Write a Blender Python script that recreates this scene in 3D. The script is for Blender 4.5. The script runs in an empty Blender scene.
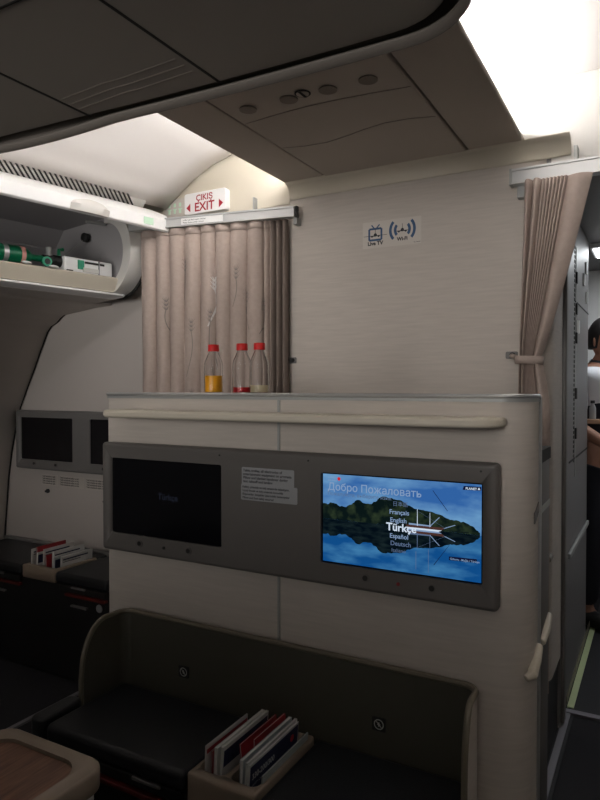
import bpy, bmesh, math, random
from mathutils import Vector, Matrix, Quaternion
random.seed(7)
C = bpy.context.scene.collection
PI = math.pi
H = 1.35            # eye height; X = across the cabin, Y = towards the nose

# ---------------------------------------------------------------- materials
def mat(name, col, rough=.6, metal=0, noise=0, nscale=20, bump=0, bscale=200, stretch=(1,1,1), spec=.5, alpha=1, trans=0, emit=None, estr=0, coat=0, ior=1.45):
    m = bpy.data.materials.new(name); m.use_nodes = True
    nt = m.node_tree; b = nt.nodes['Principled BSDF']
    b.inputs['Base Color'].default_value = (*col, 1)
    b.inputs['Roughness'].default_value = rough
    b.inputs['Metallic'].default_value = metal
    b.inputs['Specular IOR Level'].default_value = spec
    b.inputs['Transmission Weight'].default_value = trans
    b.inputs['Coat Weight'].default_value = coat
    b.inputs['IOR'].default_value = ior
    if emit:
        b.inputs['Emission Color'].default_value = (*emit, 1); b.inputs['Emission Strength'].default_value = estr
    tc = nt.nodes.new('ShaderNodeTexCoord'); mp = nt.nodes.new('ShaderNodeMapping')
    mp.inputs['Scale'].default_value = stretch
    nt.links.new(tc.outputs['Object'], mp.inputs['Vector'])
    if noise:
        n = nt.nodes.new('ShaderNodeTexNoise'); n.inputs['Scale'].default_value = nscale; n.inputs['Detail'].default_value = 4
        nt.links.new(mp.outputs[0], n.inputs['Vector'])
        r = nt.nodes.new('ShaderNodeValToRGB')
        r.color_ramp.elements[0].position = .3; r.color_ramp.elements[1].position = .7
        r.color_ramp.elements[0].color = (*[c*(1-noise) for c in col], 1)
        r.color_ramp.elements[1].color = (*[min(1, c*(1+noise)) for c in col], 1)
        nt.links.new(n.outputs['Fac'], r.inputs['Fac']); nt.links.new(r.outputs['Color'], b.inputs['Base Color'])
    if bump:
        n = nt.nodes.new('ShaderNodeTexNoise'); n.inputs['Scale'].default_value = bscale; n.inputs['Detail'].default_value = 3
        nt.links.new(mp.outputs[0], n.inputs['Vector'])
        bp = nt.nodes.new('ShaderNodeBump'); bp.inputs['Strength'].default_value = bump; bp.inputs['Distance'].default_value = .002
        nt.links.new(n.outputs['Fac'], bp.inputs['Height']); nt.links.new(bp.outputs[0], b.inputs['Normal'])
    return m

M = {}
M['wall'] = mat('wall_vinyl', (.53,.485,.435), .6, noise=.055, nscale=9, stretch=(1,1,14), bump=.22, bscale=30)
M['fus'] = mat('sidewall_panel', (.56,.52,.485), .55, bump=.05)
M['cream'] = mat('cream_moulding', (.62,.57,.47), .45)
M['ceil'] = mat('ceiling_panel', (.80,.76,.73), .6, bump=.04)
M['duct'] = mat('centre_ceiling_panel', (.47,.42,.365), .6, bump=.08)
M['bin'] = mat('overhead_unit_panel', (.26,.235,.205), .6, bump=.08)
M['ridge'] = mat('overhead_unit_ridge', (.16,.14,.12), .7)
M['binlip'] = mat('overhead_unit_lip', (.165,.148,.13), .5)
M['white'] = mat('white_plastic', (.86,.86,.85), .4)
M['offwhite'] = mat('offwhite_plastic', (.66,.645,.61), .45)
M['binin'] = mat('bin_liner', (.36,.35,.355), .6)
M['hole'] = mat('air_hole_brown', (.27,.23,.195), .7)
M['gap'] = mat('dark_gap', (.015,.014,.013), .8)
M['gray'] = mat('gray_housing', (.128,.12,.112), .45, bump=.06)
M['gray2'] = mat('left_gray_housing', (.165,.16,.155), .45, bump=.06)
M['galley'] = mat('galley_gray', (.165,.16,.16), .45, bump=.05)
M['alu'] = mat('brushed_aluminium', (.55,.56,.56), .38, .75)
M['trim'] = mat('gray_trim', (.36,.37,.36), .45, .3)
M['black'] = mat('black_plastic', (.012,.012,.012), .5)
M['glass'] = mat('dark_screen_glass', (.004,.004,.006), .12, spec=.5)
M['shroud'] = mat('shroud_dark', (.066,.063,.048), .5, bump=.1)
M['rim'] = mat('shroud_rim', (.15,.13,.095), .4)
M['leather'] = mat('black_leather', (.009,.010,.012), .48, bump=.25, bscale=300)
M['tray'] = mat('tray_tan', (.23,.18,.135), .5)
M['red'] = mat('red_trim', (.10,.010,.008), .5)
M['carpet'] = mat('dark_carpet', (.010,.010,.013), .95, noise=.4, nscale=300)
M['lino'] = mat('dark_floor_vinyl', (.012,.012,.015), .7, noise=.2, nscale=120)
M['track'] = mat('track_metal', (.22,.21,.23), .5, .4)
M['glow'] = mat('floor_path_strip', (.50,.58,.33), .6)
M['curt'] = mat('curtain_fabric', (.41,.335,.295), .85, noise=.05, nscale=60, bump=.15, bscale=700)
M['emb'] = mat('curtain_embroidery', (.22,.19,.175), .6)
M['curt_shade'] = mat('curtain_fabric_shaded', (.17,.135,.115), .85, noise=.05, nscale=60)  # curtain colour darkened to paint the shade of the stacked end folds
M['emb2'] = mat('curtain_embroidery_light', (.62,.60,.58), .5)
M['paper'] = mat('paper', (.55,.55,.53), .7)
M['paperg'] = mat('paper_grey', (.34,.38,.38), .7)
M['maroon'] = mat('maroon_cover', (.25,.015,.02), .4)
M['navy'] = mat('navy_print', (.014,.018,.055), .5)
M['ink'] = mat('ink', (.03,.03,.035), .6)
M['inkb'] = mat('ink_blue', (.045,.10,.20), .6)
M['exitred'] = mat('exit_red', (.36,.015,.03), .5)
M['stick'] = mat('clear_sticker', (.60,.56,.51), .35)
M['stickg'] = mat('grey_sticker', (.33,.34,.35), .45)
M['palegreen'] = mat('pale_green', (.55,.78,.60), .5)
M['bottle'] = mat('clear_plastic_bottle', (.97,.97,.97), .04, trans=1, ior=1.2)
M['orange'] = mat('orange_juice', (.95,.42,.01), .3)
M['redj'] = mat('red_juice', (.50,.01,.015), .3)
M['pale'] = mat('cloudy_juice', (.62,.53,.33), .3)
M['cap'] = mat('red_cap', (.62,.015,.015), .4)
M['oxy'] = mat('green_cylinder', (.0,.13,.055), .3)
M['oxy2'] = mat('green_fitting', (.03,.30,.17), .4)
M['pink'] = mat('pink_label', (.55,.25,.22), .5)
M['skin'] = mat('skin', (.34,.17,.11), .55)
M['hair'] = mat('dark_hair', (.02,.017,.016), .5, bump=.4, bscale=120)
M['shirt'] = mat('white_shirt', (.70,.72,.76), .8)
M['vest'] = mat('dark_uniform', (.012,.013,.02), .85)
M['scarf'] = mat('scarf_pattern', (.05,.07,.09), .6)
M['lips'] = mat('lips', (.30,.07,.06), .4)
M['tan'] = mat('tan_shelf', (.42,.25,.15), .5)

def pattern_mat():
    nt = M['scarf'].node_tree; b = nt.nodes['Principled BSDF']
    v = nt.nodes.new('ShaderNodeTexVoronoi'); v.inputs['Scale'].default_value = 45
    tc = nt.nodes.new('ShaderNodeTexCoord'); nt.links.new(tc.outputs['Object'], v.inputs['Vector'])
    r = nt.nodes.new('ShaderNodeValToRGB'); r.color_ramp.interpolation = 'CONSTANT'
    r.color_ramp.elements[0].color = (.5,.52,.55,1); r.color_ramp.elements[1].position = .35; r.color_ramp.elements[1].color = (.02,.035,.05,1)
    nt.links.new(v.outputs['Distance'], r.inputs['Fac']); nt.links.new(r.outputs['Color'], b.inputs['Base Color'])
pattern_mat()

def wood_mat():
    m = mat('walnut_veneer', (.16,.08,.05), .35); nt = m.node_tree; b = nt.nodes['Principled BSDF']
    tc = nt.nodes.new('ShaderNodeTexCoord'); mp = nt.nodes.new('ShaderNodeMapping'); mp.inputs['Scale'].default_value = (26, 2.2, 1)
    mp.inputs['Rotation'].default_value = (0, 0, .12)
    n = nt.nodes.new('ShaderNodeTexNoise'); n.inputs['Scale'].default_value = 3; n.inputs['Detail'].default_value = 6; n.inputs['Distortion'].default_value = 1.2
    r = nt.nodes.new('ShaderNodeValToRGB')
    r.color_ramp.elements[0].color = (.095,.044,.028,1); r.color_ramp.elements[1].color = (.24,.125,.08,1)
    r.color_ramp.elements[0].position = .3; r.color_ramp.elements[1].position = .75
    nt.links.new(tc.outputs['Object'], mp.inputs[0]); nt.links.new(mp.outputs[0], n.inputs['Vector'])
    nt.links.new(n.outputs['Fac'], r.inputs[0]); nt.links.new(r.outputs[0], b.inputs['Base Color'])
    return m
M['wood'] = wood_mat()

def emis(name, col, s=1.0, col2=None, scale=6, stretch=(1,1,1), p0=.4, p1=.65):
    m = bpy.data.materials.new(name); m.use_nodes = True; nt = m.node_tree
    nt.nodes.remove(nt.nodes['Principled BSDF'])
    e = nt.nodes.new('ShaderNodeEmission'); e.inputs[0].default_value = (*col, 1); e.inputs[1].default_value = s
    nt.links.new(e.outputs[0], nt.nodes['Material Output'].inputs[0])
    if col2:
        tc = nt.nodes.new('ShaderNodeTexCoord'); mp = nt.nodes.new('ShaderNodeMapping'); mp.inputs['Scale'].default_value = stretch
        n = nt.nodes.new('ShaderNodeTexNoise'); n.inputs['Scale'].default_value = scale; n.inputs['Detail'].default_value = 5
        r = nt.nodes.new('ShaderNodeValToRGB'); r.color_ramp.elements[0].color = (*col, 1); r.color_ramp.elements[1].color = (*col2, 1)
        r.color_ramp.elements[0].position = p0; r.color_ramp.elements[1].position = p1
        nt.links.new(tc.outputs['Object'], mp.inputs[0]); nt.links.new(mp.outputs[0], n.inputs['Vector'])
        nt.links.new(n.outputs['Fac'], r.inputs[0]); nt.links.new(r.outputs[0], e.inputs[0])
    return m
SC = 1.0
M['lamp'] = emis('cove_lamp_tube', (1,.97,.94), 62)
M['lampL'] = emis('cove_lamp_tube_left', (1,.965,.94), 50)
M['glamp'] = emis('galley_lamp', (.93,.97,1), 10.5)
M['s_sky'] = emis('screen_sky', (.03,.12,.36), SC, (.17,.37,.60), 7, (1,1,2.6), .38, .68)
M['s_water'] = emis('screen_water', (.005,.07,.24), SC, (.06,.23,.44), 9, (1,1,3), .45, .75)
M['s_hill'] = emis('screen_hill', (.003,.008,.008), SC, (.028,.045,.022), 45, (1,1,1), .45, .75)
M['s_refl'] = emis('screen_reflection', (.001,.004,.008), SC, (.010,.020,.022), 35, (1,1,3), .4, .75)
M['s_white'] = emis('screen_white', (.62,.72,.85), SC)
M['s_soft'] = emis('screen_soft_text', (.22,.32,.50), SC)
M['s_dim'] = emis('screen_dim', (.10,.15,.26), SC)
M['s_hull'] = emis('screen_hull', (.07,.03,.025), SC)
M['s_navy'] = emis('screen_navy', (.005,.006,.03), SC)
M['s_red'] = emis('screen_red', (.6,.02,.03), SC)
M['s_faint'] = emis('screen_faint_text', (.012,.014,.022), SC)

# ---------------------------------------------------------------- mesh builder
class MB:
    def __init__(s): s.v=[]; s.f=[]; s.m=[]; s.mats=[]; s.cur=0
    def use(s, key):
        if key not in s.mats: s.mats.append(key)
        s.cur = s.mats.index(key); return s
    def add(s, vs, fs):
        o = len(s.v); s.v += [Vector(v) for v in vs]
        for f in fs: s.f.append([o+i for i in f]); s.m.append(s.cur)
    def box(s, x0,x1,y0,y1,z0,z1):
        vs=[(x,y,z) for x in (x0,x1) for y in (y0,y1) for z in (z0,z1)]
        s.add(vs,[(0,1,3,2),(4,6,7,5),(0,4,5,1),(2,3,7,6),(0,2,6,4),(1,5,7,3)]); return s
    def prism(s, pts, fn, a, b):         # pts 2D outline, fn(p, t) -> 3D
        n=len(pts); vs=[fn(p,a) for p in pts]+[fn(p,b) for p in pts]
        s.add(vs,[list(range(n-1,-1,-1)),list(range(n,2*n))]+[[i,(i+1)%n,n+(i+1)%n,n+i] for i in range(n)]); return s
    def grid(s, rows, closed=False):
        n=len(rows[0]); vs=[p for r in rows for p in r]; fs=[]
        for j in range(len(rows)-1):
            for i in range(n if closed else n-1):
                k=(i+1)%n; fs.append((j*n+i,j*n+k,(j+1)*n+k,(j+1)*n+i))
        s.add(vs,fs); return s
    def tube(s, pts, r, n=10, caps=True):
        pts=[Vector(p) for p in pts]; rows=[]; up=None
        for i,p in enumerate(pts):
            t=(pts[min(i+1,len(pts)-1)]-pts[max(i-1,0)]).normalized()
            if up is None: up = t.orthogonal().normalized()
            up=(up-t*up.dot(t)).normalized(); w=t.cross(up)
            rr=r[i] if isinstance(r,(list,tuple)) else r
            rows.append([p+(up*math.cos(2*PI*k/n)+w*math.sin(2*PI*k/n))*rr for k in range(n)])
        o=len(s.v); s.grid(rows,True)
        if caps: s.f.append([o+k for k in range(n-1,-1,-1)]); s.m.append(s.cur); L=o+n*(len(rows)-1); s.f.append([L+k for k in range(n)]); s.m.append(s.cur)
        return s
    def lathe(s, prof, c, n=24, axis='Z', caps=True):
        c=Vector(c); rows=[]
        for r,h in prof:
            row=[]
            for k in range(n):
                a=2*PI*k/n; x,y=r*math.cos(a),r*math.sin(a)
                row.append(c+(Vector((x,y,h)) if axis=='Z' else Vector((x,-h,y)) if axis=='Y' else Vector((h,x,y))))
            rows.append(row)
        o=len(s.v); s.grid(rows,True)
        if caps: s.f.append([o+k for k in range(n-1,-1,-1)]); s.m.append(s.cur); L=o+n*(len(rows)-1); s.f.append([L+k for k in range(n)]); s.m.append(s.cur)
        return s
    def poly(s, pts): s.add(pts,[list(range(len(pts)))]); return s
    def ellipsoid(s, c, r, n=16, m=10, rot=None):
        c=Vector(c); rows=[]
        for j in range(m+1):
            ph=-PI/2+PI*j/m; ph=max(min(ph,PI/2-.01),-PI/2+.01)
            row=[]
            for k in range(n):
                a=2*PI*k/n; p=Vector((r[0]*math.cos(ph)*math.cos(a),r[1]*math.cos(ph)*math.sin(a),r[2]*math.sin(ph)))
                if rot: p=rot@p
                row.append(c+p)
            rows.append(row)
        s.grid(rows,True); return s
    def text(s, txt, o, size, x=(1,0,0), y=(0,0,1), align='LEFT', bold=0, depth=.0004):
        cu=bpy.data.curves.new('t','FONT'); cu.body=txt; cu.size=size; cu.align_x=align; cu.offset=bold; cu.resolution_u=3
        ob=bpy.data.objects.new('t',cu); C.objects.link(ob)
        dg=bpy.context.evaluated_depsgraph_get(); me=bpy.data.meshes.new_from_object(ob.evaluated_get(dg))
        o=Vector(o); x=Vector(x).normalized(); y=Vector(y).normalized()
        s.add([o+x*v.co.x+y*v.co.y for v in me.vertices],[list(p.vertices) for p in me.polygons])
        bpy.data.objects.remove(ob); bpy.data.curves.remove(cu); bpy.data.meshes.remove(me); return s
    def build(s, name, m=None, parent=None, bevel=0, seg=2, smooth=35, solid=0, subd=0, loc=None, merge=False):
        # geometry is given in world space; a root's own placement is taken out again
        me=bpy.data.meshes.new(name); root=None; q=parent
        while q is not None: root=q; q=q.parent
        inv = Matrix(root['_m']).inverted() if (root is not None and '_m' in root) else None
        if root is None and loc is not None: inv = Matrix.Translation(-Vector(loc))
        vs=[(inv@v) if inv else v for v in s.v]
        me.from_pydata([tuple(v) for v in vs],[],s.f)
        keys = s.mats if s.mats else [m]
        for k in keys: me.materials.append(M[k])
        for p,mi in zip(me.polygons,s.m): p.material_index=mi if s.mats else 0
        bm=bmesh.new(); bm.from_mesh(me)
        if merge: bmesh.ops.remove_doubles(bm,verts=bm.verts,dist=1e-5)
        if merge != 'flat': bmesh.ops.recalc_face_normals(bm,faces=bm.faces)
        bm.to_mesh(me); bm.free()
        me.shade_smooth(); me.set_sharp_from_angle(angle=math.radians(smooth))
        o=bpy.data.objects.new(name,me); C.objects.link(o)
        if parent is not None: o.parent=parent
        elif loc is not None: o.location=loc
        if solid: md=o.modifiers.new('s','SOLIDIFY'); md.thickness=solid; md.offset=0
        if bevel:
            md=o.modifiers.new('b','BEVEL'); md.width=bevel; md.segments=seg; md.limit_method='ANGLE'; md.angle_limit=math.radians(40); md.harden_normals=True
        if subd: md=o.modifiers.new('u','SUBSURF'); md.levels=subd; md.render_levels=subd
        return o

def bake(o):
    dg=bpy.context.evaluated_depsgraph_get(); me=bpy.data.meshes.new_from_object(o.evaluated_get(dg))
    o.modifiers.clear(); o.data=me; return o
def cut(o, mb):
    c=mb.build('cutter','black'); 
    c.matrix_world = Matrix.Identity(4)
    if o.parent is not None:
        r=o.parent
        while r.parent is not None: r=r.parent
        c.matrix_world = Matrix.Identity(4)
    bpy.context.view_layer.update()
    md=o.modifiers.new('c','BOOLEAN'); md.operation='DIFFERENCE'; md.object=c; md.solver='EXACT'
    bpy.context.view_layer.update(); bake(o)
    bpy.data.objects.remove(c)
    o.data.shade_smooth(); o.data.set_sharp_from_angle(angle=math.radians(35)); return o

def tag(o,label=None,cat=None,group=None,kind=None):
    if label: o['label']=label
    if cat: o['category']=cat
    if group: o['group']=group
    if kind: o['kind']=kind
    return o
def thing(name,label,cat,loc=(0,0,0),group=None,rz=0):
    o=bpy.data.objects.new(name,None); C.objects.link(o); o.location=loc; o.rotation_euler=(0,0,rz)
    mw=Matrix.Translation(loc)@Matrix.Rotation(rz,4,'Z'); o['_m']=[list(r) for r in mw]
    o.empty_display_size=.05
    bpy.context.view_layer.update()
    return tag(o,label,cat,group)
def struct(name,mb,m=None,**k): return tag(mb.build(name,m,**k),kind='structure')
def copy_tree(o,parent=None):
    c=o.copy(); C.objects.link(c); c.parent=parent
    for ch in list(o.children): copy_tree(ch,c)
    return c
XZ=lambda y: (lambda p,t: (p[0],t,p[1]))
def fXZ(p,t): return (p[0],t,p[1])
def fXY(p,t): return (p[0],p[1],t)
def fYZ(p,t): return (t,p[0],p[1])
def rr(x0,x1,y0,y1,r,n=6):
    out=[]
    for cx,cy,a0 in ((x1-r,y0+r,-90),(x1-r,y1-r,0),(x0+r,y1-r,90),(x0+r,y0+r,180)):
        for k in range(n+1):
            a=math.radians(a0+90*k/n); out.append((cx+r*math.cos(a),cy+r*math.sin(a)))
    return out

W=2.42     # front bulkhead plane
# ---------------------------------------------------------------- setting
struct('floor', MB().box(-4.2,2.6,-2.2,6.2,-.04,0),'carpet')
f=MB().box(-.318,1.6,2.90,6.1,0,.004); struct('floor_1',f,'lino')
f=MB().box(-.42,-.30,1.5,2.86,0,.004); struct('floor_2',f,'lino')
# bulkhead between the aisles
out=[(-1.53,W+.30)]
for cx,cy,r,a0,a1 in ((-1.53+.03,W+.03,.03,180,270),(-.336-.09,W+.09,.09,270,360)):
    for k in range(9):
        a=math.radians(a0+(a1-a0)*k/8); out.append((cx+r*math.cos(a),cy+r*math.sin(a)))
out.append((-.336,W+.30))
w=MB().prism(out,fXY,.29,2.21)
# cove at the top: leans towards the cabin up to the ceiling
struct('wall_front',w,'wall')
rows=[]
for k in range(11):
    a=k/10; rows.append([(-1.388,W-.003-.05*(1-math.sqrt(max(0,1-a*a))),2.150+.062*a),(-.275,W-.003-.05*(1-math.sqrt(max(0,1-a*a))),2.150+.062*a)])
struct('trim_3',MB().grid(rows),'cream',solid=.003)
struct('baseboard_front',MB().box(-1.52,-.345,W+.01,W+.30,0,.29),'black')
# header over both aisles
hd=MB().box(-3.0,-1.39,W-.004,W+.03,2.135,2.62).box(-3.0,-1.53,W+.0,W+.03,2.02,2.135); struct('wall_front_left_header',hd,'cream')
hd=MB().box(-.62,2.0,W+.005,W+.03,2.22,2.62).box(-.34,2.0,W+.005,W+.03,2.085,2.22); struct('wall_front_right_header',hd,'offwhite')
# centre ceiling (three panels with gaps)
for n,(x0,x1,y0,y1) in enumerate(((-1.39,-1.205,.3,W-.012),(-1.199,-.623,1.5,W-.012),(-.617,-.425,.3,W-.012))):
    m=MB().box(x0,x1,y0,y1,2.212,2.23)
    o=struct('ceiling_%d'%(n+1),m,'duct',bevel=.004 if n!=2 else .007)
struct('ceiling_backing',MB().box(-1.37,-.445,-2,W+.3,2.233,2.26),'gap')
struct('ceiling_crown',MB().box(-1.45,-.42,-2.1,W+.03,2.437,2.46),'ceil')
# aisle ceilings
D11=math.radians(11); dv=Vector((math.sin(D11),math.cos(D11),0)); xv=Vector((math.cos(D11),-math.sin(D11),0)); OB=Vector((-2.2,2.3,0))
def bw(a,s,z): p=OB+xv*a+dv*s; return (p.x,p.y,z)
prof=[(0,2.20),(.1,2.255),(.22,2.315),(.36,2.365),(.52,2.395),(.7,2.415),(.9,2.425),(1,2.425)]
rows=[]
for s_ in (-3.2,-2,-1,0,.125):
    p0=Vector(bw(.12,s_,0)); row=[]
    for t,z in prof: row.append((p0.x+(-1.30-p0.x)*t, p0.y+(0)*t, z))
    rows.append(row)
struct('ceiling_left',MB().grid(rows),'ceil',solid=.01)
rows=[]
for yy in (-2,0,2,W-.003,W+.0):
    rows.append([(-.50,yy,2.43),(-.2,yy,2.43),(.1,yy,2.425),(.35,yy,2.40),(.6,yy,2.34),(.8,yy,2.25),(1.0,yy,2.12)])
struct('ceiling_right',MB().grid(rows),'ceil',solid=.01)
struct('ceiling_galley',MB().box(-1.6,1.4,W+.03,6.0,2.13,2.16),'galley')
struct('wall_back_galley',MB().box(-1.6,1.4,4.75,4.79,0,2.2),'white')
struct('wall_galley_left',MB().box(-3.6,-1.6,3.2,3.24,0,2.7),'fus')
# right side of the cabin (out of frame, closes the space)
struct('wall_right',MB().box(1.45,1.5,-2,6.1,0,2.6),'fus')

# left sidewall: fuselage section swept along the tapering cabin
fp=[(-3.32,0),(-3.31,.3),(-3.295,.55),(-3.26,.85),(-3.235,.98),(-3.20,1.11),(-3.158,1.237),(-3.10,1.345),(-3.04,1.45),(-2.985,1.555),(-2.928,1.656),(-2.895,1.688),(-2.849,1.707),(-2.82,1.73),(-2.79,1.745),(-2.682,1.757),(-2.564,1.771),(-2.45,1.775)]
rows=[]
for s_ in (0,-1,-2,-3.4):
    rows.append([(x+dv.x*s_, 2.44+dv.y*s_, z) for x,z in fp])
struct('wall_left',MB().grid(rows),'fus',solid=.01)
# dark seam between sidewall and the front unit
sm=MB().tube([(x+.006,2.437,z) for x,z in fp[1:-1]],.004,6); struct('trim_1',sm,'gap')

# front left partition (carries the small screens)
part=[(x,z) for x,z in fp if z<1.9]+[(-2.45,1.95),(-2.16,1.95),(-2.16,.0)]
struct('wall_front_left',MB().prism(part,fXZ,2.445,2.50),'fus')

# ---------------------------------------------------------------- cove lamps
l=MB().box(-.520,-.490,-1.8,2.38,2.262,2.285); tag(l.build('cove_lamp','lamp',loc=(-.50,.3,2.262)),'long white cove light hidden above the right edge of the centre ceiling','light')
l=MB().box(-1.36,-1.33,-1.8,2.38,2.262,2.285); tag(l.build('cove_lamp','lampL',loc=(-1.345,.3,2.262)),'long white cove light hidden above the left edge of the centre ceiling','light')
l=thing('galley_light','bright white ceiling light panel in the galley behind the right curtain','light',(.15,4.0,2.13))
MB().box(-.34,.7,3.85,4.15,2.105,2.13).build('frame','white',l)
MB().box(-.325,.685,3.87,4.13,2.100,2.1045).build('diffuser','glamp',l)

def fill_spot(x,e,tgt,label):  # unseen fill spots, added behind the viewpoint to lift the upper walls
    d=bpy.data.lights.new('fill_spot','SPOT'); d.energy=e; d.color=(1,.955,.92); d.spot_size=math.radians(61 if x>-1 else 67); d.spot_blend=1; d.shadow_soft_size=.42
    o=bpy.data.objects.new('fill_spot',d); C.objects.link(o); o.location=(x,-1.75,1.86 if x>-1 else 1.45)
    o.rotation_euler=(Vector(tgt)-o.location).to_track_quat('-Z','Y').to_euler()
    tag(o,label,'light')
fill_spot(-.15,170,(-.75,2.42,2.55),'unseen soft fill light added behind the viewpoint on the right aisle side')
fill_spot(-1.75,130,(-2.3,2.42,2.45),'unseen soft fill light added behind the viewpoint on the left aisle side')
# ---------------------------------------------------------------- hatch details in the centre ceiling
t=thing('ceiling_service_panel','long brown-grey service panel with round air holes in the dark centre ceiling','panel',(-.91,1.68,2.20))
m=MB().prism(rr(-1.196,-.626,1.51,2.395,.02),fXY,2.2098,2.2116); m.build('cover','duct',t,bevel=.002)
for x in (-1.13,-.985,-.855,-.73):
    MB().lathe([(.027,0),(.027,.004),(.022,.0042)],(x+.01,1.69,2.2062)).build('air_hole','hole',t)
g=MB().lathe([(.024,0),(.024,.0015)],(-.92,1.675,2.2073)); g.build('no_smoking_mark','gap',t)
k=MB().lathe([(.019,0),(.019,.0015)],(-.92,1.675,2.2058)); k.use('duct'); k.m=[0]*len(k.m)
k.use('gap'); k.box(-.924,-.916,1.655,1.695,2.2043,2.2053); pass
k.build('mark_centre',None,t)
sg=MB().tube([(-1.19+i*.08,2.02+.03*math.sin(i*.9),2.2093) for i in range(8)],.0009,5); sg.build('panel_seam','bin',t)
sg=MB().tube([(-1.19+i*.08,1.78-.02*math.sin(i*.5),2.2093) for i in range(8)],.0009,5); sg.build('panel_seam','bin',t)

# ---------------------------------------------------------------- dark overhead unit nearest the camera
t=thing('overhead_centre_unit','dark brown centre overhead unit with curved lip nearest the ceiling front','overhead bin',(-.9,0,2.0))
def lipY(x):   # front edge, with the gentle bow of the photo
    return 1.185+.02*math.cos((x+.6)*2.2)
edge=[]
for i in range(30):
    x=-1.95+i*(1.52/29); edge.append((x,lipY(x)))
cx,cy,R_=-.424,lipY(-.43)-.15,.15
for k in range(1,11):
    a=math.radians(90-90*k/10); edge.append((cx+R_*math.cos(a),cy+R_*math.sin(a)))
edge+= [(-.274,-1.5)]
def zoff(x): return -.012*math.sin(max(0,min(1,(-x-1.15)/.6))*PI) # wave in the lip
bot=edge+[(-1.95,-1.5)]
inner=[(x*.97-.03 if x>-.5 else x, (y-.046) if y>0 else y) for x,y in bot]
m=MB().prism(inner,fXY,2.012,2.20); m.build('underside','bin',t,bevel=.004)
lp=[(x,y,2.014+zoff(x)) for x,y in edge]
lm=MB().grid([[ (x-.0,y-.040 if y>0.5 else y,2.004+zoff(x)) if i<len(edge) else 0 for i,(x,y) in enumerate(edge)],
              [(x,y-.012,2.000+zoff(x)) for x,y in edge],
              [(x,y,2.010+zoff(x)) for x,y in edge],
              [(x,y,2.034+zoff(x)) for x,y in edge],
              [(x,y-.03 if y>.5 else y,2.05+zoff(x)) for x,y in edge],
              [(x,y-.05 if y>.5 else y,2.20) for x,y in edge]])
# right side of the lip folds inwards rather than back
for v in lm.v:
    pass
lm.build('curved_lip','binlip',t,solid=.006)
for x in (-1.22,-.84):
    MB().box(x-.003,x+.003,-1.4,lipY(x)-.04,2.0105,2.0125).build('panel_gap','gap',t)
MB().box(-1.20,-.86,.745,.750,2.0105,2.0125).build('panel_gap','gap',t)
for k in range(3):
    MB().tube([(-1.21+i*.05,1.05+.028*k-.004*i*(1 if i<4 else .6),2.0122) for i in range(8)],.0012,5).build('ridge','ridge',t)
MB().lathe([(.022,0),(.022,.004),(.016,.006)],(-1.03,.70,2.007)).build('air_hole','black',t)
gr=MB(); 
for i in range(14):
    for j in range(14):
        x,y=-1.20+.012*i,.50+.012*j
        if (x+1.12)**2+(y-.58)**2<.0065: gr.box(x,x+.006,y,y+.006,2.009,2.0118)
MB().lathe([(.10,0),(.098,.003)],(-1.12,.58,2.0095)).build('speaker_plate','binlip',t)
gr.build('speaker_grille','gap',t)

# ---------------------------------------------------------------- room divider with the shelf
t=thing('cabin_divider','waist-high beige divider unit with grey rimmed top and rounded right corner','divider',(-.89,1.58,0))
def corner(x0,x1,y0,y1,rl,r2,n=8):
    o=[(x0,y1)]
    for k in range(n+1):
        a=math.radians(180+90*k/n); o.append((x0+rl+rl*math.cos(a),y0+rl+rl*math.sin(a)))
    for k in range(n+1):
        a=math.radians(270+90*k/n); o.append((x1-r2+r2*math.cos(a),y0+r2+r2*math.sin(a)))
    return o+[(x1,y1)]
co=corner(-1.54,-.252,1.51,1.63,.012,.075)
MB().prism(co,fXY,0,1.318).build('body','wall',t)
MB().prism(corner(-1.543,-.249,1.507,1.633,.015,.078),fXY,1.318,1.326).build('top_rim','trim',t)
MB().prism(corner(-1.538,-.255,1.512,1.63,.012,.073),fXY,1.326,1.3325).build('top_surface','offwhite',t)
rp=[(x,y,1.331) for x,y in corner(-1.542,-.2505,1.509,1.61,.014,.077)]+[(-.2505,1.622,1.328),(-.2505,1.630,1.315),(-.2505,1.631,1.0),(-.2505,1.631,.02)]
MB().tube(rp,.0055,8).build('edge_rail','alu',t)
MB().box(-.905,-.898,1.506,1.511,0,1.318).build('seam_strip','trim',t)
MB().prism(rr(-.280,-.248,1.635,1.78,.008),fXY,0,1.17).build('side_post','gray',t)
MB().box(-.280,-.246,1.637,1.78,1.17,1.20).build('post_cap','gap',t)
MB().prism([(1.572,1.035),(1.628,1.055),(1.628,1.080),(1.572,1.060)],fYZ,-.258,-.2500).build('side_strip','gray',t)
MB().box(-.2495,-.2455,1.64,1.775,1.05,1.065).build('side_strip','trim',t)
MB().tube([(-.262,1.528,.690),(-.249,1.540,.697),(-.247,1.58,.715),(-.248,1.624,.735)],[.008,.012,.012,.010],10).build('bumper','cream',t,bevel=.004)
MB().tube([(-.246,1.645,.735),(-.244,1.70,.750),(-.246,1.77,.765)],[.010,.012,.009],10).build('bumper','cream',t,bevel=.004)
# shelf ledge
sh=MB().prism([(-1.465,1.508),(-1.465,1.425),(-1.455,1.41),(-.36,1.41),(-.325,1.425),(-.305,1.455),(-.30,1.508)],fXY,1.262,1.285)
sh.build('ledge','cream',t,bevel=.009,seg=3)

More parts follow.
